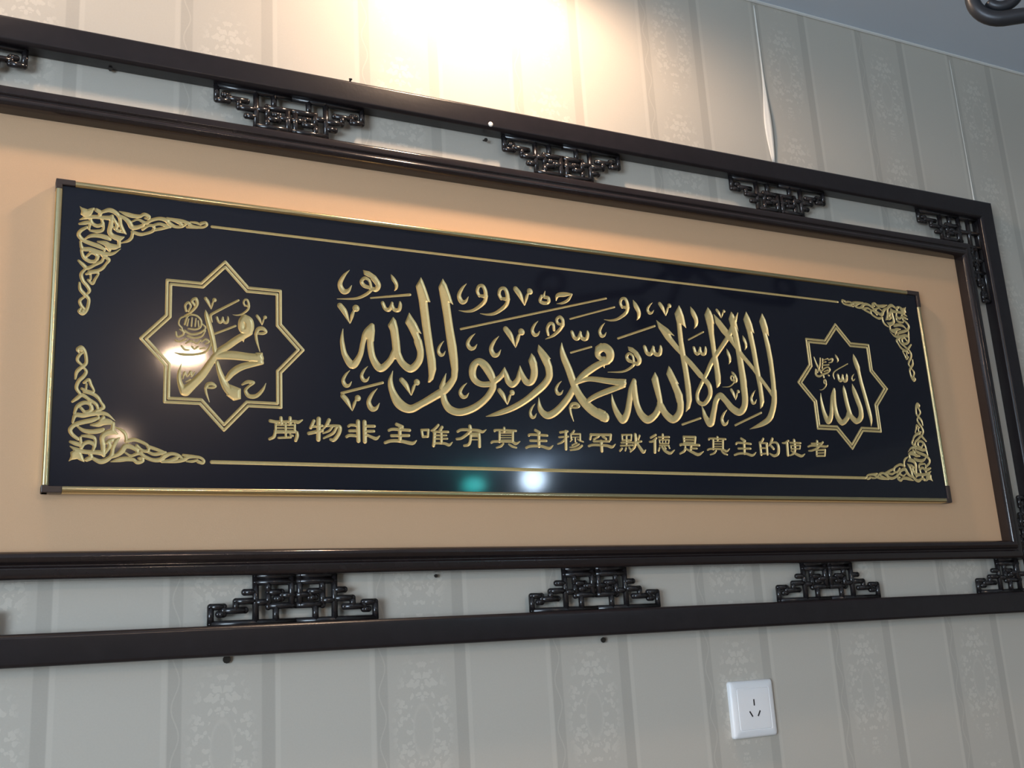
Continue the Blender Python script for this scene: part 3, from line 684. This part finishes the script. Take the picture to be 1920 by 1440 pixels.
# ------------------------------------------------------------------ wall socket
so = empty('wall_socket', (1.111, 0, Z(-110)))
tag(so, 'square white three-pin wall socket on the striped wallpaper below the frame', 'socket')
def chs(o, m=None): o.parent = so; return o
bm = bmesh.new()
def loop(bm, hw, y, r=.004, n=4):
    vs_ = []
    for (cx, cz, a0) in ((hw - r, hw - r, 0), (-hw + r, hw - r, 90), (-hw + r, -hw + r, 180), (hw - r, -hw + r, 270)):
        for k in range(n + 1):
            a = math.radians(a0 + 90 * k / n); vs_.append(bm.verts.new((cx + r * math.cos(a), y, cz + r * math.sin(a))))
    return vs_
rings = [loop(bm, .043, .0), loop(bm, .043, -.004), loop(bm, .0415, -.0065), loop(bm, .039, -.008), loop(bm, .0322, -.0086, .003), loop(bm, .0318, -.0079, .003), loop(bm, .0312, -.0079, .003), loop(bm, .0306, -.0088, .003), loop(bm, .028, -.009, .003)]
for a, b in zip(rings, rings[1:]):
    for k in range(len(a)): bm.faces.new((a[k], a[(k + 1) % len(a)], b[(k + 1) % len(a)], b[k]))
bm.faces.new(rings[0]); bm.faces.new(rings[-1][::-1])
o = chs(obj('cover_plate', bm, M['plastic'], smooth=True)); o.data.set_sharp_from_angle(angle=math.radians(35))
for (x, z, a) in ((0, .0095, 0), (-.0078, -.0075, -32), (.0078, -.0075, 32)):
    bm = bmesh.new(); box(bm, -.0011, .0011, -.0094, -.0086, -.0048, .0048)
    bmesh.ops.rotate(bm, verts=bm.verts, cent=(0, 0, 0), matrix=Matrix.Rotation(math.radians(a), 3, 'Y'))
    bmesh.ops.translate(bm, verts=bm.verts, vec=(x, 0, z))
    chs(obj('pin_slot', bm, M['slot']))

# ------------------------------------------------------------------ nails and pins
def at(px, py, off=0.0):                              # photo pixel -> world point on the plane 'off' metres in front of the wall
    d = np.array([px - 960, py - 720, F]) @ RM; k = (DIST - off) / d[2]
    return Vector((d[0] * k, -off, EYE - d[1] * k))
def nail(p, length, r, m, head, label, tilt=(0, 0), grp=None, name='nail'):
    bm = bmesh.new(); e = Vector((tilt[0], -1, tilt[1])).normalized()
    tube(bm, [Vector((0, .004, 0)), e * length], r, 8)
    tube(bm, [e * length, e * (length + .0016)], head, 10)
    o = obj(name, bm, m); o.location = p; tag(o, label, 'nail', grp)
nail(at(206, 131), .006, .0012, M['rust'], .0026, 'dark nail in the wall under the top rail, beside the corner fretwork', (0, -.4))
nail(at(906, 262), .010, .0013, M['rust'], .003, 'thin dark nail in the wall below the white round pin', (0, -.5))
nail(at(1166, 296), .012, .0012, M['steel'], .003, 'bent pale nail in the wall at the end of a fretwork bracket', (.5, .6))
nail(at(657, 152, .024), .002, .0015, M['rust'], .0026, 'dark nail head on the upper edge of the top rail, under the lamp glow', (0, 3))
nail(at(424, 1236), .003, .0025, M['rust'], .005, 'dark round nail head in the wallpaper under the bottom rail', (0, -.1))
nail(at(1128, 1199), .004, .002, M['rust'], .004, 'small dark nail below the bottom rail, above the wall socket', (0, -.2))
nail(at(815, 1079), .004, .0012, M['rust'], .0025, 'tiny dark nail in the wall just below the inner moulding', (0, -.2))
bm = bmesh.new(); ball(bm, (0, 0, 0), .0042, 14, 8, (1, .5, 1)); tube(bm, [(0, 0, 0), (0, .006, 0)], .0012, 8)
o = obj('push_pin', bm, M['pin'], smooth=True); o.location = at(920, 233, .0285); tag(o, 'white round-headed pin stuck in the black top rail', 'pin')

# ------------------------------------------------------------------ ceiling lamps
def downlight(which, x, y, power, col, label, rad=.055, blend=1.0, size=150, tilt=0, disc=30, grp='recessed ceiling spotlights'):
    t = empty('downlight', (x, y, CEIL)); tag(t, label, 'ceiling light', grp)
    bm = bmesh.new(); lathe(bm, [(rad, .0), (rad + .004, -.004), (rad + .018, -.004), (rad + .02, .0)], (0, 0, 0), seg=32)
    obj('trim_ring', bm, M['plastic'], t, True)
    m = mat('lamp_glow', (1, 1, 1), .5, emit=col, strength=disc)
    bm = bmesh.new(); lathe(bm, [(.0001, -.0025), (rad * .6, -.0022), (rad, -.001)], (0, 0, 0), seg=24)
    obj('bulb_face_%s_offscreen' % which, bm, m, t)
    l = bpy.data.lights.new('downlight_beam', 'SPOT'); l.energy = power; l.color = col; l.spot_size = math.radians(size); l.spot_blend = blend; l.shadow_soft_size = .03
    o = bpy.data.objects.new('downlight_%s_offscreen' % which, l); C.objects.link(o); o.parent = t; o.location = (0, 0, -.02); o.rotation_euler = (tilt, 0, 0)
downlight('wall', .705, -.24, 20, WARM, 'recessed warm spotlight in the ceiling just above the middle of the frame', size=176, blend=.45)
downlight('corner', -.12, -.26, 4.2, WARM, 'recessed warm spotlight in the ceiling near the end of the frame', size=170, blend=.6)
downlight('room', .70, -2.83, 8, WARM, 'recessed warm spotlight in the ceiling over the room, mirrored in the panel', rad=.075, disc=330, size=150)
downlight('far', .64, -4.4, 8, WARM, 'second recessed warm spotlight in the ceiling farther from the wall', rad=.05, disc=200, size=150)
def globe(which, x, y, col, r, strength, label, sc=(1, 1, 1)):
    t = empty('globe_lamp', (x, y, CEIL)); tag(t, label, 'ceiling light')
    bm = bmesh.new(); lathe(bm, [(.045, 0), (.045, -.02), (.012, -.03), (.012, -.05)], (0, 0, 0), seg=20); obj('ceiling_rose', bm, M['iron'], t, True)
    bm = bmesh.new(); ball(bm, (0, 0, -.05 - r * .9), r, 24, 16, sc)
    obj('globe_%s_offscreen' % which, bm, mat('globe_glow', (1, 1, 1), .5, emit=col, strength=strength), t, True)
globe('white', 3.27, -4.8, (.62, .80, 1.0), .075, 66, 'round cool white globe lamp on the far ceiling')
globe('turquoise', 3.0, -5.15, (.05, .85, .8), .058, 20, 'round turquoise globe lamp on the far ceiling', (1.3, 1, .8))

# ------------------------------------------------------------------ chandelier whose scroll shows at the ceiling
cl = at(1872, -12, .50)
chand = empty('chandelier', (0, 0, 0)); tag(chand, 'dark iron scroll of a chandelier hanging below the ceiling near the wall', 'chandelier')
def scroll(R, w, turns=1.15, n=40):
    pts = []
    for i in range(n + 1):
        t = i / n; a = -math.pi * .5 + t * math.tau * turns; r = R * (1 - .55 * t)
        pts.append((r * math.cos(a), r * math.sin(a)))
    return pts
hub = Vector((cl.x + .26, cl.y - .22, cl.z + .06))
axis = Vector((cl.x - hub.x, cl.y - hub.y, 0)); al = axis.length; axis.normalize()
for k in range(5):
    d = Matrix.Rotation(k * math.tau / 5, 3, 'Z') @ axis
    e = hub + d * al; R = .042
    bm = bmesh.new()
    c = Vector((e.x, e.y, cl.z))
    pts = [hub + Vector((0, 0, -.03)), hub + d * (al * .35) + Vector((0, 0, -.10)), hub + d * (al * .75) + Vector((0, 0, -.105 - .0))]
    sp = [c + d * (-x) * 1.0 + Vector((0, 0, z)) for x, z in [(-q[0], q[1]) for q in scroll(R, 0)]]
    tube(bm, pts + sp, [.010, .011, .011] + [.0115 - .004 * i / len(sp) for i in range(len(sp))], 12)
    obj('scroll_arm', bm, M['iron'], chand, True)
bm = bmesh.new(); lathe(bm, [(.008, -.08), (.03, -.05), (.018, -.02), (.035, .02), (.012, .06), (.012, CEIL - hub.z - .03), (.05, CEIL - hub.z - .02), (.06, CEIL - hub.z)], hub, seg=20)
obj('hanging_stem', bm, M['iron'], chand, True)
